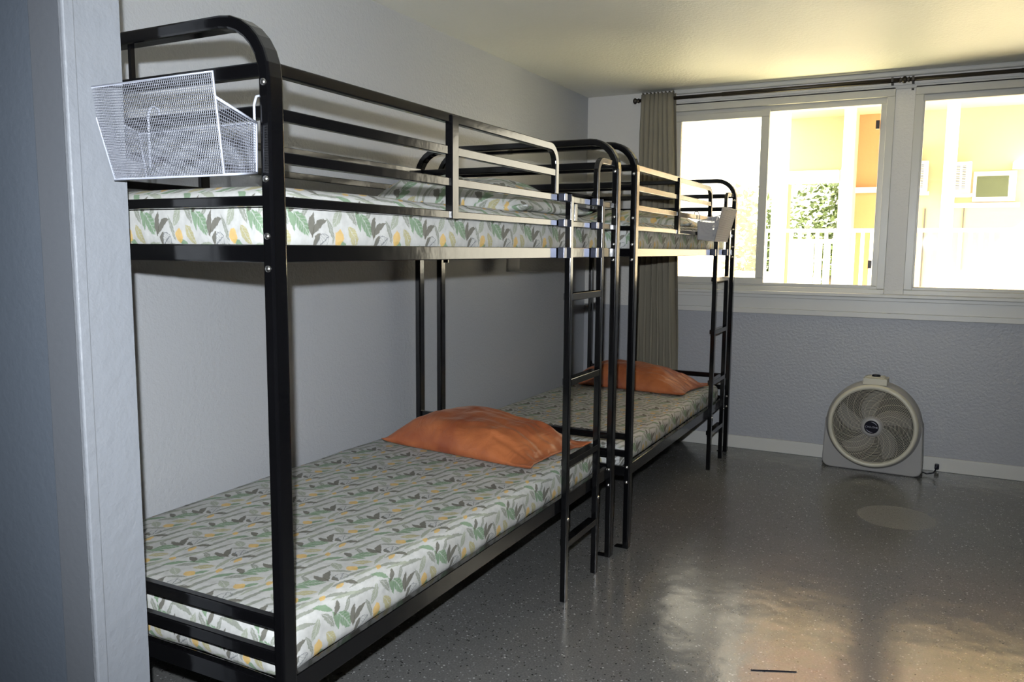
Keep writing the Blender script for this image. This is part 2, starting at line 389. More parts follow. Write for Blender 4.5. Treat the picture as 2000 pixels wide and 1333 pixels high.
# ---------------------------------------------------------------- room shell
YW, H, XR_, YN = 4.217, 2.379, 6.2, -4.0
S = 'structure'
box('floor', -.15, XR_+.15, YN-.15, YW+.2, -.12, 0, m_floor, kind=S)
fl_ = bpy.data.objects['floor']
bm_ = bmesh.new(); tube(bm_, [(1.775, 1.296, .001), (1.81, 1.31, .0015), (1.86, 1.333, .0012), (1.905, 1.352, .001)], .0022, 5)
link('scuff_mark', bm_, m_hub, fl_)
box('ceiling', -.15, XR_+.15, YN-.15, YW+.2, H, H+.15, m_ceil, kind=S)
box('wall_left', -.15, 0, YN-.15, YW+.2, 0, H, m_wall, kind=S)
box('wall_right', XR_, XR_+.15, YN-.15, YW+.2, 0, H, m_hall, kind=S)  # coloured dark so the black bed posts mirror no bright wall
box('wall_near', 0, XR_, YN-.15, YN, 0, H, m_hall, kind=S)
WL = .56; W1R = 1.966; W2L = 2.071; W2R = 3.50; WT = 2.29; WB = 1.06
boxes('wall_far', [(0, XR_, YW, YW+.2, 0, WB), (0, XR_, YW, YW+.2, WT, H), (0, WL, YW, YW+.2, WB, WT), (W1R, W2L, YW, YW+.2, WB, WT), (W2R, XR_, YW, YW+.2, WB, WT)], m_far, kind=S)
# partition beside the bunk's foot: hall side colour darkened for flash falloff, end face paler
PX, PY0, PY1 = .70, -.160, -.047
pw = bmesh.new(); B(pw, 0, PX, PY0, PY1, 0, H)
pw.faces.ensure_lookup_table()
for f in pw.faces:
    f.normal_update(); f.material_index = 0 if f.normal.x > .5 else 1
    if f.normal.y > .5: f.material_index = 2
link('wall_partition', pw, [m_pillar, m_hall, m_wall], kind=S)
box('trim_1', .592, PX-.012, PY0-.010, PY0, 0, H, m_casing, kind=S, bevel=.002)
box('trim_2', PX-.012, PX+.004, PY0-.014, PY0+.012, 0, H, m_pillar, kind=S, bevel=.004)
# dark door standing in the hall at the far left
d1 = empty('door_1', (.0, -.25, 0), 0, kind=S)
boxes('door_leaf', [(.02, .387, -.045, 0, .01, 2.03)], m_door, d1, bevel=.003)
# baseboards, sill, apron, cove
box('baseboard_far', 0, XR_, YW-.014, YW, 0, .085, m_trim, kind=S, bevel=.003)
box('baseboard_right', XR_-.014, XR_, YN, YW-.014, 0, .085, m_trim, kind=S, bevel=.003)
box('trim_3', WL-.10, W2R+.1, YW-.050, YW, 1.040, 1.062, m_trim, kind=S, bevel=.004)       # window stool
boxes('trim_4', [(WL-.07, W2R+.07, YW-.022, YW, .945, 1.040), (WL-.07, W2R+.07, YW-.032, YW, .913, .947), (WL-.07, W2R+.07, YW-.034, YW, 1.018, 1.040)], m_trim, kind=S, bevel=.003)
box('trim_5', .62, XR_, YW-.030, YW, H-.030, H, m_trim, kind=S, bevel=.008)     # ceiling cove strip
boxes('trim_6', [(WL-.05, W2R+.05, YW-.012, YW, 2.278, 2.300)], m_trim, kind=S, bevel=.003)  # head bead

def win_frame(parent, x0, x1, z0, z1, t, y0, y1, name='window_frame', m=None):
    return boxes(name, [(x0, x1, y0, y1, z1-t[0], z1), (x0, x1, y0, y1, z0, z0+t[1]), (x0, x0+t[2], y0, y1, z0+t[1], z1-t[0]), (x1-t[3], x1, y0, y1, z0+t[1], z1-t[0])], m or m_vinyl, parent, bevel=.003)
w1 = empty('window_1', (0, 0, 0), kind=S)
win_frame(w1, WL, W1R, WB, WT, (.052, .030, .05, .045), YW-.012, YW+.11)
win_frame(w1, WL+.045, 1.926, 1.085, 2.242, (.040, .022, .03, .037), YW+.02, YW+.10, 'inner_frame')
sash = win_frame(w1, WL+.06, 1.243, 1.100, 2.215, (.042, .042, .05, .051), YW+.010, YW+.045, 'sash')
box('pane', WL+.10, 1.20, YW+.026, YW+.030, 1.13, 2.18, m_haze, sash)
box('sash_pull', 1.196, 1.206, YW-.004, YW+.010, 1.28, 1.36, m_vinyl, sash, bevel=.002)
box('track', 1.243, 1.89, YW+.010, YW+.030, 1.100, 1.112, m_vinyl, w1)
box('latch', 1.866, 1.886, YW-.002, YW+.03, 2.055, 2.105, m_rod, w1)
box('latch', 1.866, 1.886, YW-.002, YW+.03, 1.215, 1.265, m_rod, w1)
w2 = empty('window_2', (0, 0, 0), kind=S)
win_frame(w2, W2L, W2R, WB, WT, (.052, .030, .046, .046), YW-.012, YW+.11)
win_frame(w2, W2L+.04, W2R-.04, 1.085, 2.242, (.038, .022, .014, .014), YW+.02, YW+.10, 'inner_frame')
box('pane', W2L+.045, W2R-.045, YW+.05, YW+.054, 1.10, 2.21, m_glass, w2)

# light switch on the hall side of the partition
sw = empty('light_switch', (0, 0, 0), label='pale light switch plate at the left edge of the slate blue hall wall', cat='switch')
box('plate', .345, .428, PY0-.007, PY0, 1.545, 1.66, m_switch, sw, bevel=.002)
box('rocker', .374, .400, PY0-.012, PY0-.007, 1.575, 1.63, m_switch, sw, bevel=.002)

# ---------------------------------------------------------------- bunk beds
XF, XRr = 1.055, .059      # outer planes of the end frames
W1_, W2_ = .027, .041      # tube: x size, y size
LEN = 2.0
GZ = [1.668, 1.5825, 1.4985, 1.411]; GH = [.026, .024, .023, .021]
ZT = 1.7605
XG = 1.038                 # front plane of rails and guards
def bunk(name, oy, ox, lz, label, near_spacer):
    t = empty(name, (ox, oy, 0), label=label, cat='bunk bed')
    def end(y0):
        bm = bmesh.new(); yc = y0+W2_/2
        xa, xb = XRr+W1_/2, XF-W1_/2; R = .115
        path = [(xa, 0)] + [(p[0], p[1]) for p in arc(xa+R, ZT-R, R, 180, 90)] + [(p[0], p[1]) for p in arc(xb-R, ZT-R, R, 90, 0)] + [(xb, 0)]
        sweep(bm, [(x, yc, z) for x, z in path], (0, 1, 0), W2_, W1_)
        e = link('end_frame', bm, m_black, t, bevel=.005)
        for (z, h) in ((GZ[0]-.004, .028), (GZ[1], .026), (GZ[3], .021), (1.307, .036)):
            box('crossbar', XRr+W1_-.002, XF-W1_+.002, yc-.010, yc+.010, z-h/2, z+h/2, m_black, e, bevel=.003)
        for (z, h) in ((.503+lz, .028), (.427+lz, .028)):
            box('crossbar', XRr+W1_-.002, XF-W1_+.002, yc-.010, yc+.010, z-h/2, z+h/2, m_black, e, bevel=.003)
        # the lowest bar bows down slightly at its ends
        bm = bmesh.new(); zz = .352+lz
        sweep(bm, [(XRr+W1_, yc, zz+.012), (XRr+.16, yc, zz), (.9, yc, zz), (XF-W1_, yc, zz-.004)], (0, 1, 0), .02, .042)
        link('crossbar', bm, m_black, e, bevel=.003)
        for x in (XRr+W1_/2, XF-W1_/2):
            s = 1 if y0 > 1 else 1
            for z in (1.636, 1.452, 1.341, 1.277, .372+lz*.6, .305+lz*.6):
                b = bmesh.new(); lathe(b, [(.0075, 0), (.0072, .002), (.005, .0045), (.0005, .0055)], Matrix.Translation((x, y0, z)) @ Matrix.Rotation(PI/2, 4, 'X'), 10)
                link('bolt', b, m_bolt, e, smooth=True)
            sx = -1 if x > .5 else 1
            box('foot_tab', min(x, x+sx*.052), max(x, x+sx*.052), yc-.016, yc+.016, 0, .006, m_black, e, bevel=.002)
        return e
    e0 = end(0); e1 = end(LEN-W2_)
    if near_spacer:
        box('spacer', .640, .649, W2_/2-.005, W2_/2+.005, GZ[0]+.008, ZT-.012, m_black, e0)
    ya, yb = W2_-.002, LEN-W2_+.002
    for (xo, sgn) in ((XG, 1), (XRr+.017, -1)):
        xs = (xo-.020, xo) if sgn > 0 else (xo, xo+.020); xm = sum(xs)/2
        # side rails, upper and lower, each with its inner ledge
        for (z0, z1) in ((1.289, 1.325), (.322+lz, .372+lz)):
            boxes('side_rail', [(xs[0], xs[1], ya, yb, z0, z1), (xs[0]-.022 if sgn > 0 else xs[1], xs[0] if sgn > 0 else xs[1]+.022, ya, yb, z0, z0+.005)], m_black, t, bevel=.002)
        g = None
        # guard: top bar bends down at the ladder opening on the front, runs through at the wall
        if sgn > 0:
            R = .055; ye = 1.395
            pts = [(ya, GZ[0])] + [(p[0], p[1]) for p in arc(ye-R, GZ[0]-R, R, 90, 0)] + [(ye, GZ[2]+.010)]
            bm = bmesh.new(); sweep(bm, [(xm, y, z) for y, z in pts], (1, 0, 0), .020, GH[0])
            g = link('guard_rail', bm, m_black, t, bevel=.003)
            box('guard_bar', xs[0]+.002, xs[1]-.002, ya, ye, GZ[1]-GH[1]/2, GZ[1]+GH[1]/2, m_black, g, bevel=.002)
            R = .05; yo = 1.792
            pts = [(yo, GZ[2]+.010)] + [(p[0], p[1]) for p in arc(yo+R, GZ[0]-R, R, 180, 90)] + [(yb, GZ[0])]
            bm = bmesh.new(); sweep(bm, [(xm, y, z) for y, z in pts], (1, 0, 0), .020, .024)
            link('guard_hoop', bm, m_black, g, bevel=.003)
            box('upright', xs[0]+.004, xs[1]-.004, 1.565, 1.590, GZ[3]+.011, GZ[2]-.012, m_black, g, bevel=.002)
        else:
            g = box('guard_rail', xs[0], xs[1], ya, yb, GZ[0]-GH[0]/2, GZ[0]+GH[0]/2, m_black, t, bevel=.002)
            box('guard_bar', xs[0], xs[1], ya, yb, GZ[1]-GH[1]/2, GZ[1]+GH[1]/2, m_black, g, bevel=.002)
        box('guard_bar', xs[0], xs[1], ya, yb, GZ[2]-GH[2]/2, GZ[2]+GH[2]/2, m_black, g, bevel=.002)
        box('guard_bar', xs[0], xs[1], ya, yb, GZ[3]-GH[3]/2, GZ[3]+GH[3]/2, m_black, g, bevel=.002)
        box('upright', xs[0]+.003, xs[1]+(.006 if sgn > 0 else 0), .690, .724, GZ[3]-.012, GZ[0]+.008, m_black, g, bevel=.002)
        for yy in (W2_, ):
            [box('flange', xs[0], xs[1]+.003, yy, yy+.008, za, zb, m_black, g) for za, zb in ((1.545, 1.68), (1.25, 1.36))]
    # wire decks
    for z in (1.296, .329+lz):
        bm = bmesh.new(); n = 38
        for i in range(n):
            y = .07+i*(LEN-.14)/(n-1); B(bm, XRr+.035, XG-.02, y-.002, y+.002, z, z+.004)
        for i in range(13):
            x = XRr+.05+i*(XG-.03-XRr-.05)/12; B(bm, x-.002, x+.002, .05, LEN-.05, z+.004, z+.008)
        for i in range(4):
            y = .35+i*.43; B(bm, XRr+.03, XG-.024, y-.015, y+.015, z-.005, z)
        d = link('wire_deck', bm, m_black, t)
    # ladder
    LX0, LX1 = 1.0395, 1.0635
    la = empty('ladder', (0, 0, 0)); la.parent = t
    for y in (1.462, 1.771):
        box('ladder_rail', LX0, LX1, y, y+.024, 0, 1.508, m_black, la, bevel=.003)
        for z in (1.500, 1.411, 1.307):
            h = .026 if z > 1.35 else .038
            box('bracket', LX0, LX1+.0015, y-.062, y-.038, z-h/2, z+h/2, m_bracket, la, bevel=.002)
            box('bracket', XG-.022, LX1+.001, y-.002, y+.0, z-h/2, z+h/2, m_bracket, la)
        b = bmesh.new(); lathe(b, [(.007, 0), (.0065, .003), (.001, .005)], Matrix.Translation((LX1, y+.012, .32)) @ Matrix.Rotation(PI/2, 4, 'Y'), 10)
        link('bolt', b, m_bolt, la, smooth=True)
    for z in (1.148, .835, .53, .222):
        boxes('rung', [(LX0-.012, LX1, 1.486, 1.771, z-.013, z+.013)], m_black, la, bevel=.002)
    return t
bed1 = bunk('bunk_bed', 0, 0, .028, 'nearer black metal bunk bed with ladder, a white wire basket on its foot end', True)
bed2 = bunk('bunk_bed', 2.090, .0354, 0, 'farther black metal bunk bed, end to end beyond the first, beside the grey curtain', False)
# torn paper tag curling below the upper deck at the wall side of the farther bed
bm = bmesh.new(); vs = []
for i in range(7):
    row = []
    for j in range(7):
        f = i/6; g = j/6; cu_ = max(0, g-.72)/.28
        row.append(bm.verts.new((.060+.004*math.sin(f*5)+.12*cu_*f, .73+.17*f-.01*g, 1.300-.108*min(g, .80)/.80-.012*f*g+.010*cu_*f)))
    vs.append(row)
for i in range(6):
    for j in range(6): bm.faces.new((vs[i][j], vs[i+1][j], vs[i+1][j+1], vs[i][j+1]))
o = link('paper_tag', bm, m_paper, bed2, smooth=True); o.modifiers.new('s', 'SOLIDIFY').thickness = .001
o['label'] = 'white paper tag with curled lower edge'

# ---------------------------------------------------------------- mattresses and pillows
def uvs(me, f):
    uv = me.uv_layers.new(name='UVMap')
    for p in me.polygons:
        for li in p.loop_indices:
            uv.data[li].uv = f(me.vertices[me.loops[li].vertex_index].co, p.normal)
def mattress(name, x0, x1, y0, y1, z0, z1, label, group, seed, gather=0):
    r = .038; bm = bmesh.new(); nx, ny, nz = 26, 60, 8
    def mp(x, y, z):
        c = Vector((min(max(x, x0+r), x1-r), min(max(y, y0+r), y1-r), min(max(z, z0+r), z1-r))); d = Vector((x, y, z))-c
        p = c+d.normalized()*r if d.length > 1e-9 else Vector((x, y, z))
        nn = noise.noise(Vector((x*4+seed, y*4, z*9)))
        top = max(0, (z-z0)/(z1-z0))
        p.z += .004*nn*top
        side = 1 if x > x1-.04 else 0
        if side or y > y1-.05 or y < y0+.05:
            wv = noise.noise(Vector((y*11+seed, x*11, z*3)))
            amp = .004 + gather*max(0, (y-y1+.7)/.7)*.010 + gather*max(0, (y0+.3-y)/.3)*.006
            p.x += side*wv*amp
        if z < z0+r*1.2: p.z += .006*noise.noise(Vector((x*6, y*6+seed, 2)))
        return p
    cache = {}
    def vt(i, j, k):
        if (i, j, k) not in cache:
            def fr(a, n):  # denser near the ends
                t = a/n; return t + .035*math.sin(2*PI*t)*-1
            cache[(i, j, k)] = bm.verts.new(mp(x0+(x1-x0)*fr(i, nx), y0+(y1-y0)*j/ny, z0+(z1-z0)*k/nz))
        return cache[(i, j, k)]
    for i in range(nx):
        for j in range(ny):
            for k in (0, nz): bm.faces.new((vt(i, j, k), vt(i+1, j, k), vt(i+1, j+1, k), vt(i, j+1, k)))
    for i in range(nx):
        for k in range(nz):
            for j in (0, ny): bm.faces.new((vt(i, j, k), vt(i+1, j, k), vt(i+1, j, k+1), vt(i, j, k+1)))
    for j in range(ny):
        for k in range(nz):
            for i in (0, nx): bm.faces.new((vt(i, j, k), vt(i, j+1, k), vt(i, j+1, k+1), vt(i, j, k+1)))
    o = link(name, bm, m_linen, smooth=True)
    def f(c, n):
        if abs(n.y) > .75: return (c.x*1.35 + .05, c.z-z0-.012)
        return (c.y - .107 + seed*.07, c.z-z0-c.x+x1-.012)
    uvs(o.data, f)
    return tag(o, label, 'mattress', group)
MG = 'mattresses in leaf print fitted sheets'
mattress('mattress', .10, 1.008, .055, 1.935, 1.306, 1.446, 'leaf print sheeted mattress on the upper deck of the nearer bunk bed', MG, .0)
mattress('mattress', .10, 1.000, .055, 1.935, .366, .497, 'leaf print sheeted mattress on the lower deck of the nearer bunk bed', MG, 1.3, .3)
mattress('mattress', .135, 1.040, 2.145, 4.025, 1.306, 1.446, 'leaf print sheeted mattress on the upper deck of the farther bunk bed', MG, 2.2, .8)
mattress('mattress', .135, 1.030, 2.145, 4.025, .338, .452, 'leaf print sheeted mattress on the lower deck of the farther bunk bed', MG, 3.1, .6)

def pillow(name, cx, cy, z, lx, ly, h, rz, m, label, group, seed, floppy=.0, tilt=0):
    bm = bmesh.new(); n = 40
    top = [[None]*(n+1) for _ in range(n+1)]; bot = [[None]*(n+1) for _ in range(n+1)]
    for i in range(n+1):
        for j in range(n+1):
            u = -1+2*i/n; v = -1+2*j/n
            pin = 1-.10*(1-abs(u)**2.2)*abs(v)**3 ; pinv = 1-.12*(1-abs(v)**2.2)*abs(u)**3
            x = u*lx/2*pinv*1.0; y = v*ly/2*pin
            prof = max(0, (1-abs(u)**2.8))**.55*max(0, (1-abs(v)**2.6))**.5*(1-.26*u)
            # the empty open end of the pillowcase lies flatter and creased
            if floppy: prof *= 1 - floppy*max(0, (u-.45)/.55)**1.2
            wr = noise.noise(Vector((u*2.2+seed, v*2.6, 1)))*.14 + noise.noise(Vector((u*5+seed, v*3, 4)))*.07
            crease = 0
            if floppy: crease = (.15+max(0, (u+.1)/1.1))*(.55*noise.noise(Vector((u*2.5+seed, v*8, 7))) + .32*noise.noise(Vector((u*6+v*3, v*15+seed, 3))))
            a = abs(math.sin(v*9+u*3+seed)); 
            zt = h*(prof*(1+wr) + crease*prof**.5*.35)
            zb = 0
            edge = (i in (0, n) or j in (0, n))
            base = .012 + .018*(abs(u)**6+abs(v)**6)*.5*(1 + .8*noise.noise(Vector((u*6+seed, v*6, 9))))
            co = Vector((x, y, 0))
            top[i][j] = bm.verts.new((x, y, max(base, zt)+.002 if not edge else base))
            bot[i][j] = top[i][j] if edge else bm.verts.new((x, y, min(base*.5, .004+.010*(abs(u)**4))))
    for i in range(n):
        for j in range(n):
            bm.faces.new((top[i][j], top[i+1][j], top[i+1][j+1], top[i][j+1]))
            try: bm.faces.new((bot[i][j], bot[i][j+1], bot[i+1][j+1], bot[i+1][j]))
            except ValueError: pass
    o = link(name, bm, m, loc=(cx, cy, z), smooth=True); o.rotation_euler = (0, 0, rz)
    uvs(o.data, lambda c, nn: (c.y*.9+seed*.05+.03, -c.x*.9+seed*.03))
    s = o.modifiers.new('s', 'SUBSURF'); s.levels = 1; s.render_levels = 1
    return tag(o, label, 'pillow', group)
pillow('pillow', .597, 1.685, .497, .775, .48, .131, -.13, m_satin, 'burnt orange satin pillow on the lower bed of the nearer bunk', 'orange pillows on the lower beds', 2.0, .55)
pillow('pillow', .60, 3.70, .452, .82, .46, .140, -.12, m_satin, 'burnt orange satin pillow on the lower bed of the farther bunk, below the curtain', 'orange pillows on the lower beds', 5.0, .6)
pillow('pillow', .58, 1.62, 1.444, .80, .56, .150, -.05, m_linen, 'leaf print pillow on the top bed of the nearer bunk', 'leaf print pillows on the top beds', 8.0)
pillow('pillow', .62, 3.55, 1.444, .78, .54, .105, .04, m_linen, 'leaf print pillow on the top bed of the farther bunk', 'leaf print pillows on the top beds', 11.0)

# ---------------------------------------------------------------- wire baskets
def wire_panel(bm, a, b, c, d, nu, nv, r):
    """woven mesh between quad corners a-b (bottom) and d-c (top) made of square wires"""
    a, b, c, d = map(Vector, (a, b, c, d)); nrm = (b-a).cross(d-a).normalized()
    def seg(p, q, off):
        t = (q-p).normalized(); s = t.cross(nrm)*r; k = nrm*r; p = p+nrm*off; q = q+nrm*off
        A = [bm.verts.new(p+s), bm.verts.new(p+k), bm.verts.new(p-s)]; Bq = [bm.verts.new(q+s), bm.verts.new(q+k), bm.verts.new(q-s)]
        bm.faces.new((A[0], Bq[0], Bq[1], A[1])); bm.faces.new((A[1], Bq[1], Bq[2], A[2])); bm.faces.new((A[2], Bq[2], Bq[0], A[0]))
    for i in range(nu+1):
        t = i/nu; seg(a.lerp(b, t), d.lerp(c, t), 0)
    for j in range(nv+1):
        t = j/nv; seg(a.lerp(d, t), b.lerp(c, t), r*.8)
def basket(name, loc, rz, m, label, w=.335, dp=.105, step=.0050, wire=.00060, lean=.004):
    """local: back plane at y=0, opens upward, front panel taller and leaning out at -y; x from -w to 0"""
    t = empty(name, loc, rz, label=label, cat='basket', group='wire baskets hung on the bunk rails')
    h = .125; zf = .170; o = .020
    Bk = [(-w+.018, 0, 0), (-.003, 0, 0), (0, 0, .095), (-w, 0, .095)]
    Fr = [(-w+.030, -dp+o, -.010), (0, -dp+o, -.010), (.004, -dp-lean, zf), (-w-.008, -dp-lean, zf)]
    bm = bmesh.new()
    wire_panel(bm, Bk[0], Bk[1], Bk[2], Bk[3], int(w/step), int(.1/step), wire)
    wire_panel(bm, Fr[0], Fr[1], Fr[2], Fr[3], int(w/step), int(.18/step), wire)
    wire_panel(bm, Fr[0], Fr[1], Bk[1], Bk[0], int(w/step), int(dp/step), wire)
    sR = Vector(Fr[1]).lerp(Vector(Fr[2]), .76); sL = Vector(Fr[0]).lerp(Vector(Fr[3]), .76)
    wire_panel(bm, Bk[1], Fr[1], sR, Bk[2], int(dp/step), int(.1/step), wire)
    wire_panel(bm, Fr[0], Bk[0], Bk[3], sL, int(dp/step), int(.1/step), wire)
    link('wire_mesh', bm, m_meshwhite if m == m_wirewhite else m, t, kind='stuff')
    R = .0026
    bm = bmesh.new()
    tube(bm, [Fr[0], Fr[1], Fr[2], Fr[3]], R, 6, closed=True)
    tube(bm, [Bk[0], Bk[1], Bk[2], Bk[3]], R, 6, closed=True)
    for (p, q) in ((Fr[0], Bk[0]), (Fr[1], Bk[1]), (sR, Bk[2]), (sL, Bk[3])): tube(bm, [p, q], R, 6)
    link('rim_wire', bm, m, t, smooth=True)
    for x in (-.006, -w+.03):
        bm = bmesh.new()
        tube(bm, [(x, 0, .02), (x, 0, .13), (x, .006, .146), (x, .016, .150), (x, .026, .146), (x, .028, .130)], .0026, 6)
        link('hook', bm, m, t, smooth=True)
    return t
basket('wire_basket', (1.030, -.008, 1.463), 0, m_wirewhite, 'white wire mesh basket hung on the foot end of the nearer bunk')
b2 = basket('wire_basket', (1.080, 3.485, 1.378), math.radians(90), m_wiregrey, 'grey wire mesh basket hung on the guard rail beside the ladder of the farther bunk', w=.335, dp=.106, lean=.027, step=.0055, wire=.0014)

# ---------------------------------------------------------------- curtain and rods
def curtain():
    t = empty('curtain', (.55, 4.15, 0), label='taupe pleated curtain gathered at the left end of the rod by the corner', cat='curtain')
    bm = bmesh.new(); nu, nz = 150, 26; V = []
    for j in range(nz+1):
        f = j/nz; z = .06+(2.352-.06)*f
        xl = .352+(.413-.352)*f; xr = .735-(.735-.640)*min(1, f*1.02)
        amp = .046-.010*f; row = []
        for i in range(nu+1):
            s = i/nu
            ph = s*2*PI*7.5 + .5*noise.noise(Vector((s*4, z*1.1, 0)))
            x = xl+(xr-xl)*s + .012*math.sin(ph*2+z) + .006*noise.noise(Vector((s*9, z*2, 5)))
            y = amp*math.sin(ph)*(.8+.3*noise.noise(Vector((s*5, z, 2)))) + .004*noise.noise(Vector((s*20, z*5, 1)))
            row.append(bm.verts.new((x-.55, y, z)))
        V.append(row)
    for j in range(nz):
        for i in range(nu): bm.faces.new((V[j][i], V[j][i+1], V[j+1][i+1], V[j+1][i]))
    o = link('drape', bm, m_curtain, t, smooth=True); so = o.modifiers.new('s', 'SOLIDIFY'); so.thickness = .002
    bm = bmesh.new()
    for i in range(9):
        x = -.125+.027*i*.95; B(bm, x-.002, x+.002, -.02, .022, 2.348, 2.366)
    link('heading', bm, m_curtain, t)
    return t
curtain()
def rod(name, x0, x1, z, label, fin_left, fin_right, brx):
    t = empty(name, (x0, 4.15, z), label=label, cat='curtain rod', group='dark curtain rods over the windows')
    M = Matrix.Translation((0, 0, 0)) @ Matrix.Rotation(PI/2, 4, 'Y')
    bm = bmesh.new(); L_ = x1-x0
    lathe(bm, [(.0005, 0), (.0115, 0), (.0115, L_*.35), (.0135, L_*.35+.002), (.0135, L_-.001), (.0005, L_)], M, 16)
    link('pole', bm, m_rod, t, smooth=True)
    for side in ([0] if fin_left else [])+([1] if fin_right else []):
        bm = bmesh.new(); k = -1 if side == 0 else 1; xo = 0 if side == 0 else L_
        lathe(bm, [(.010, -.004), (.017, 0), (.012, .008), (.012, .016), (.020, .022), (.020, .030), (.012, .038), (.0005, .039)],
              Matrix.Translation((xo, 0, 0)) @ Matrix.Rotation(k*PI/2, 4, 'Y'), 16)
        link('finial', bm, m_rod, t, smooth=True)
    for x in brx:
        x -= x0
        boxes('bracket', [(x-.006, x+.006, 0, YW-4.15, -.014, -.004), (x-.007, x+.007, YW-4.15-.004, YW-4.15, -.052, .004), (x-.006, x+.006, -.014, -.009, -.014, .016), (x-.006, x+.006, -.014, .014, -.014, -.010)], m_rod, t)
    return t
rod('curtain_rod', .395, 1.985, 2.318, 'dark bronze curtain rod carrying the curtain, over the left window', True, True, [.50, 1.945])
rod('curtain_rod', 2.035, 3.62, 2.318, 'dark bronze curtain rod over the right window, carrying no curtain', True, True, [2.055, 3.5])

# ---------------------------------------------------------------- floor fan
def fan():
    cx, cz, yf, R = 0, .285, 0, .257
    t = empty('floor_fan', (1.958, 4.00, 0), math.radians(-3), label='round grey and cream floor fan standing against the wall under the window', cat='fan')
    # square foot housing with rounded lower corners and sloping shoulders
    bm = bmesh.new(); pr = [(-.268, .30), (-.277, .06)] + [(-.277+.045-.045*math.cos(a), .045-.045*math.sin(a)) for a in (0.3, .7, 1.1, 1.57)] + \
        [(.277-.045+.045*math.sin(a), .045-.045*math.cos(a)) for a in (0, .5, .9, 1.3)] + [(.277, .06), (.268, .30), (.24, .36), (-.24, .36)]
    f0 = [bm.verts.new((x, .0, z)) for x, z in pr]; f1 = [bm.verts.new((x, .125, z)) for x, z in pr]
    bm.faces.new(f0); bm.faces.new(f1[::-1])
    for i in range(len(pr)): bm.faces.new((f0[i], f0[(i+1) % len(pr)], f1[(i+1) % len(pr)], f1[i]))
    link('housing', bm, m_fangrey, t, bevel=.008)
    M = Matrix.Translation((0, 0, cz)) @ Matrix.Rotation(PI/2, 4, 'X')   # +h points toward -y (front)
    bm = bmesh.new(); lathe(bm, [(.225, .012), (.232, .040), (.244, .036), (.250, .018), (.262, .006), (.264, -.03), (.262, -.10)], M, 72)
    link('outer_shell', bm, m_fangrey, t, smooth=True)
    bm = bmesh.new(); lathe(bm, [(.222, .020), (.224, .044), (.232, .050), (.243, .046), (.249, .034), (.249, .02)], M, 72)
    link('front_ring', bm, m_fancream, t, smooth=True)
    bm = bmesh.new(); lathe(bm, [(.0005, .0015), (.228, .0015)], M, 64); link('inner_back', bm, m_fandark, t)
    # blades
    for k in range(5):
        bm = bmesh.new(); a0 = math.radians(90+22+72*k); rows = []
        for i in range(9):
            r = .045+.165*i/8; wd = .020+.045*math.sin(PI*min(1, i/8*.72+.1)); an = a0-.55*(i/8)**1.3
            row = []
            for s in (-1, -.5, 0, .5, 1):
                aa = an+s*wd/r*.75; row.append(bm.verts.new(M @ Vector((r*math.cos(aa), r*math.sin(aa), .016+.010*s))))
            rows.append(row)
        for A, C in zip(rows, rows[1:]):
            for q in range(4): bm.faces.new((A[q], A[q+1], C[q+1], C[q]))
        link('blade', bm, m_blade, t, smooth=True)
    # grille: concentric wires, slightly domed, and swept spokes
    bm = bmesh.new(); n = 24
    for i in range(n):
        r = .058+(.222-.058)*i/(n-1); h = .052-.010*(r/.222)**2
        w_ = .0012
        lathe(bm, [(r-w_, h), (r, h+w_*1.3), (r+w_, h), (r-w_, h)], M, 72)
    link('grille_ring', bm, m_fancream, t, kind='stuff')
    for k in range(20):
        bm = bmesh.new(); pts = []
        for i in range(11):
            r = .056+(.224-.056)*i/10; a = 2*PI*k/20 - .95*(i/10)**1.2; h = .054-.010*(r/.222)**2
            pts.append(M @ Vector((r*math.cos(a), r*math.sin(a), h)))
        tube(bm, pts, .0008, 4); link('spoke', bm, m_fancream, t)
    bm = bmesh.new(); lathe(bm, [(.062, .048), (.056, .060), (.046, .064), (.040, .064)], M, 40); link('hub_ring', bm, m_fangrey, t, smooth=True)
    bm = bmesh.new(); lathe(bm, [(.0005, .0655), (.038, .0655), (.0405, .063)], M, 40); hub = link('hub_badge', bm, m_hub, t, smooth=False)
    for (a0, a1) in ((20, 100), (200, 285)):
        bm = bmesh.new(); outer = []; inner = []
        for i in range(15):
            a = math.radians(a0+(a1-a0)*i/14); th = .0035*math.sin(PI*i/14)+.0003
            outer.append(bm.verts.new(M @ Vector((.032*math.cos(a), .032*math.sin(a), .0662)))); inner.append(bm.verts.new(M @ Vector(((.032-th)*math.cos(a), (.032-th)*math.sin(a), .0662))))
        for i in range(14): bm.faces.new((outer[i], outer[i+1], inner[i+1], inner[i]))
        link('badge_swoosh', bm, m_silver, hub)
    cu = bpy.data.curves.new('badge_text', 'FONT'); cu.body = 'CYCLONE'; cu.size = .0150; cu.align_x = 'CENTER'; cu.align_y = 'CENTER'; cu.extrude = .0004
    to = bpy.data.objects.new('badge_text', cu); COL.objects.link(to); to.parent = hub; to.location = (0, -.0664, cz); to.rotation_euler = (PI/2, 0, 0); cu.materials.append(m_silver)
    bpy.context.view_layer.update(); me_ = bpy.data.meshes.new_from_object(to.evaluated_get(bpy.context.evaluated_depsgraph_get()))
    t2 = bpy.data.objects.new('lettering', me_); COL.objects.link(t2); t2.parent = hub; t2.location = (0, -.0664, cz); t2.rotation_euler = (PI/2, 0, 0); t2['kind'] = 'stuff'
    bpy.data.objects.remove(to)
    # control head with rotary knob
    hd = boxes('control_head', [(-.066, .066, -.020, .10, cz+.246, cz+.285), (-.050, .050, .0, .09, cz+.285, cz+.292)], m_fancream, t, bevel=.008)
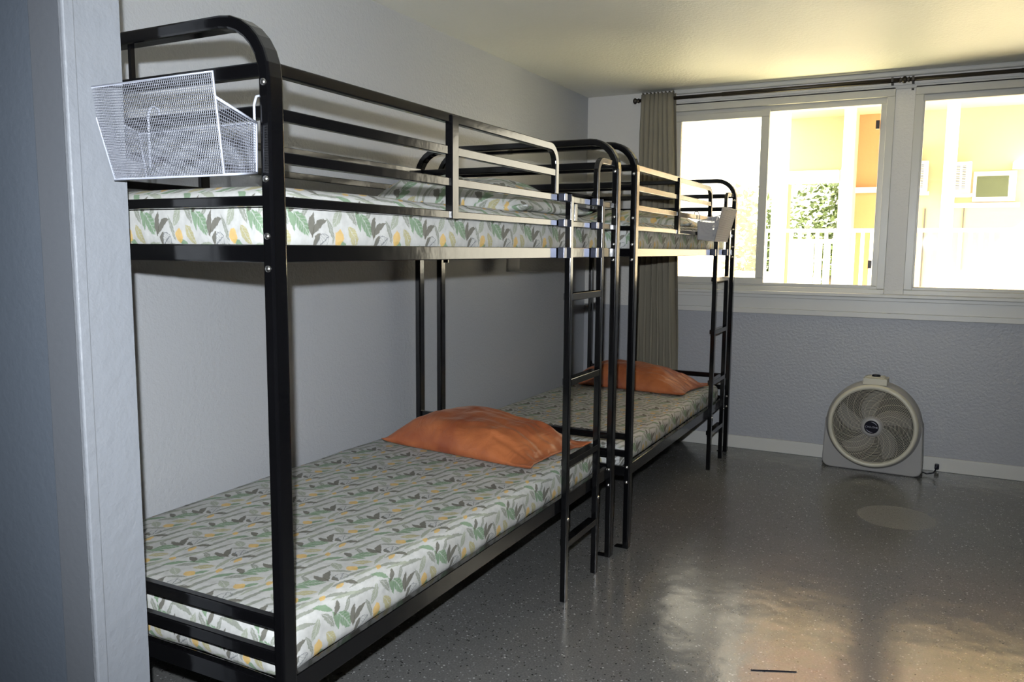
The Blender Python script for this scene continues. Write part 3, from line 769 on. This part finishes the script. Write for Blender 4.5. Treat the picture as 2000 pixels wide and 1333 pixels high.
    bm = bmesh.new(); lathe(bm, [(.024, 0), (.024, .010), (.018, .014), (.0005, .014)], Matrix.Translation((0, .035, cz+.290)), 24); link('knob', bm, m_hub, hd, smooth=True)
    bm = bmesh.new(); tube(bm, [(.262, .09, .02), (.30, .08, .012), (.335, .085, .022), (.350, .095, .05)], .004, 8); cd_ = link('cord', bm, m_hub, t, smooth=True)
    boxes('plug', [(.338, .362, .082, .110, .045, .075)], m_hub, cd_, bevel=.005)
    return t
fan()

# ---------------------------------------------------------------- outside, seen through the windows
YR, YB = 7.5, 9.0
ground = box('courtyard_ground', -14, 22, YW+.2, 30, -2.9, -2.7, m_walk, kind=S)
box('bounce_slab', -6, 12, YW+.2, 6.3, -.16, -.04, m_walk, kind=S)  # unseen slab added to bounce sunlight up onto the room's ceiling
bl = empty('apartment_building', (1.5, YB, 0), label='peach stucco apartment building with a covered walkway, across the court', cat='building')
def bx(name, x0, x1, y0, y1, z0, z1, m, par=bl, **k): return link(name, B(bmesh.new(), x0-1.5, x1-1.5, y0-YB, y1-YB, z0, z1), m, par, **k)
bx('walkway_floor', .60, 3.55, YR-.05, YB, .28, .42, m_extwhite)
bx('walkway_ceiling', .60, 3.55, YR-.02, YB+.02, 2.87, 2.98, m_soffit)
bx('upper_wall', .60, 3.55, YR-.06, YR+.10, 2.98, 6.2, m_salmon)
bx('lower_wall', .60, 3.55, YB, YB+.2, -2.7, .42, m_peach)
bx('wall', 1.36, 1.96, YB-.01, YB+.2, .42, 2.87, m_orange)
bx('wall', 1.96, 3.55, YB, YB+.2, .42, 2.87, m_peach)
bx('wall', .60, 1.36, YB, YB+.2, 2.26, 2.87, m_peach)
bx('wall', .60, .66, YB, YB+.2, .42, 2.26, m_orange)
bx('wall', 1.215, 1.36, YB, YB+.2, .42, 2.26, m_extwhite)
bx('lintel', .64, 1.22, YB-.05, YB+.05, 2.11, 2.26, m_extwhite, bevel=.02)
bx('return_wall', 1.33, 1.40, YB-.7, YB, .42, 2.87, m_soffit)
for x0, x1 in ((.72, .86), (1.376, 1.475), (2.268, 2.375), (3.45, 3.55)): bx('column', x0, x1, YR, YR+.12, -2.7, 2.98, m_extwhite, bevel=.004)
bx('pipe', 1.66-.26, 1.96, YB-.08, YB-.03, 1.985, 2.045, m_extwhite)
wn = bx('window_surround', 2.575, 2.975, YB-.03, YB+.01, 1.865, 2.185, m_extwhite, bevel=.004)
bx('window_pane', 2.607, 2.905, YB-.034, YB-.028, 1.912, 2.136, m_extglass, wn)
bx('sill_board', 2.36, 3.02, YB-.06, YB+.01, 1.80, 1.85, m_extwhite)
bx('awning', 2.93, 3.6, YB-.25, YB, 2.20, 2.27, m_extwhite)
bx('conduit', 2.12, 2.135, YB-.02, YB, .42, 1.8, m_acslot)
bx('conduit', 2.50, 2.512, YB-.02, YB, .42, 1.8, m_acslot)
def ac(x0, x1, z0, z1, label):
    t = empty('air_conditioner', ((x0+x1)/2, YB-.15, z0), label=label, cat='air conditioner', group='window air conditioners on the far walkway')
    hw = (x1-x0)/2; h = z1-z0
    link('case', B(bmesh.new(), -hw, hw, -.12, .13, 0, h), m_ac, t, bevel=.008)
    n = 14
    for c in (-1, 1):
        for i in range(n):
            z = .045+i*(h-.09)/(n-1); B_ = B(bmesh.new(), c*.008 if c > 0 else -hw*.72, hw*.45 if c > 0 else -.012, -.124, -.119, z-.004, z+.004)
            link('louvre', B_, m_acslot, t)
    link('bracket', tube(bmesh.new(), [(-hw*.8, -.10, 0), (-hw*.8, .13, -.16)], .012, 6), m_acslot, t)
    link('shelf', B(bmesh.new(), -hw-.04, hw+.02, -.12, .13, -.03, -.005), m_extwhite, t)
    return t
ac(2.355, 2.545, 1.945, 2.275, 'white louvred air conditioner beside the dark window, seen through the right window')
ac(1.975, 2.135, 1.975, 2.30, 'white air conditioner left of the white column, seen through the right window')
rl = empty('balcony_railing', (1.5, YR-.03, .42), label='white picket balcony railing along the covered walkway across the court', cat='railing')
def rb(name, x0, x1, y0, y1, z0, z1): return link(name, B(bmesh.new(), x0-1.5, x1-1.5, y0, y1, z0-.42, z1-.42), m_extwhite, rl)
rb('top_rail', .62, 3.5, -.02, .02, 1.505, 1.542); rb('bottom_rail', .62, 3.5, -.015, .015, .52, .55)
x = .665
pm = None
while x < 3.4:
    p = rb('picket', x, x+.034, -.011, .011, .55, 1.505) if pm is None else pm.copy()
    if pm is None: pm = p; px0 = x
    else: COL.objects.link(p); p.location.x = x-px0
    x += .084
# white slatted chair on the walkway behind the railing
ch = empty('patio_chair', (1.06, YR+.7, .42), label='white slatted patio chair behind the balcony railing, in front of the tree', cat='chair')
for i in range(5): link('back_slat', B(bmesh.new(), -.19+.085*i-.03, -.19+.085*i+.03, .0, .02, .42, .98), m_chairwhite, ch)
link('back_frame', B(bmesh.new(), -.24, .24, -.005, .025, .98, 1.03), m_chairwhite, ch, bevel=.01)
link('seat', B(bmesh.new(), -.24, .24, -.46, .02, .40, .43), m_chairwhite, ch, bevel=.01)
for a, b in ((-.22, -.44), (.22, -.44), (-.22, .0), (.22, .0)): link('leg', B(bmesh.new(), a-.02, a+.02, b-.02, b+.02, 0, .40), m_chairwhite, ch)
box('parapet_wall', -4.0, .55, YB+.4, YB+.55, -2.7, 1.05, m_extwhite, kind=S)

def tree(name, x, y, z0, h, rad, n, label, seed):
    rnd = random.Random(seed); t = empty(name, (x, y, z0), label=label, cat='tree', group='trees beyond the walkway')
    bm = bmesh.new(); tube(bm, [(0, 0, 0), (.1, 0, h*.4), (0, .1, h*.7)], [.16, .12, .07], 8)
    link('trunk', bm, m_bark, t, smooth=True)
    cl = []
    for k in range(9):
        a = rnd.random()*2*PI; e = Vector((math.cos(a)*rad*rnd.uniform(.3, .85), math.sin(a)*rad*.6, h*rnd.uniform(.5, 1.0)))
        bm = bmesh.new(); tube(bm, [(.03, .03, h*.45), (e.x*.5, e.y*.5, h*.45+(e.z-h*.45)*.6), e], [.06, .04, .015], 6); link('branch', bm, m_bark, t, smooth=True)
        cl.append(e)
    for k in range(20): cl.append(Vector((rnd.uniform(-1, 1)*rad, rnd.uniform(-.6, .6)*rad, h*rnd.uniform(.42, 1.05))))
    bm = bmesh.new()
    for k in range(n):
        c = rnd.choice(cl); q = c+Vector((rnd.gauss(0, .34)*min(1, rad), rnd.gauss(0, .34)*min(1, rad), rnd.gauss(0, .26))); s = rnd.uniform(.04, .08)
        u = Vector((rnd.gauss(0, 1), rnd.gauss(0, 1), rnd.gauss(0, .6))).normalized(); v = u.cross(Vector((rnd.gauss(0, 1), rnd.gauss(0, 1), rnd.gauss(0, 1)))).normalized()
        bm.faces.new([bm.verts.new(q-u*s), bm.verts.new(q+v*s*.42), bm.verts.new(q+u*s), bm.verts.new(q-v*s*.42)])
    link('foliage', bm, m_leaf, t, kind='stuff')
tree('leafy_tree', 1.15, 13.2, -2.7, 5.2, 1.15, 14000, 'leafy green tree seen through the walkway opening across the court', 3)
tree('leafy_tree', .02, 11.0, -2.7, 4.6, .35, 4500, 'leafy green tree showing faintly through the left window pane', 9)
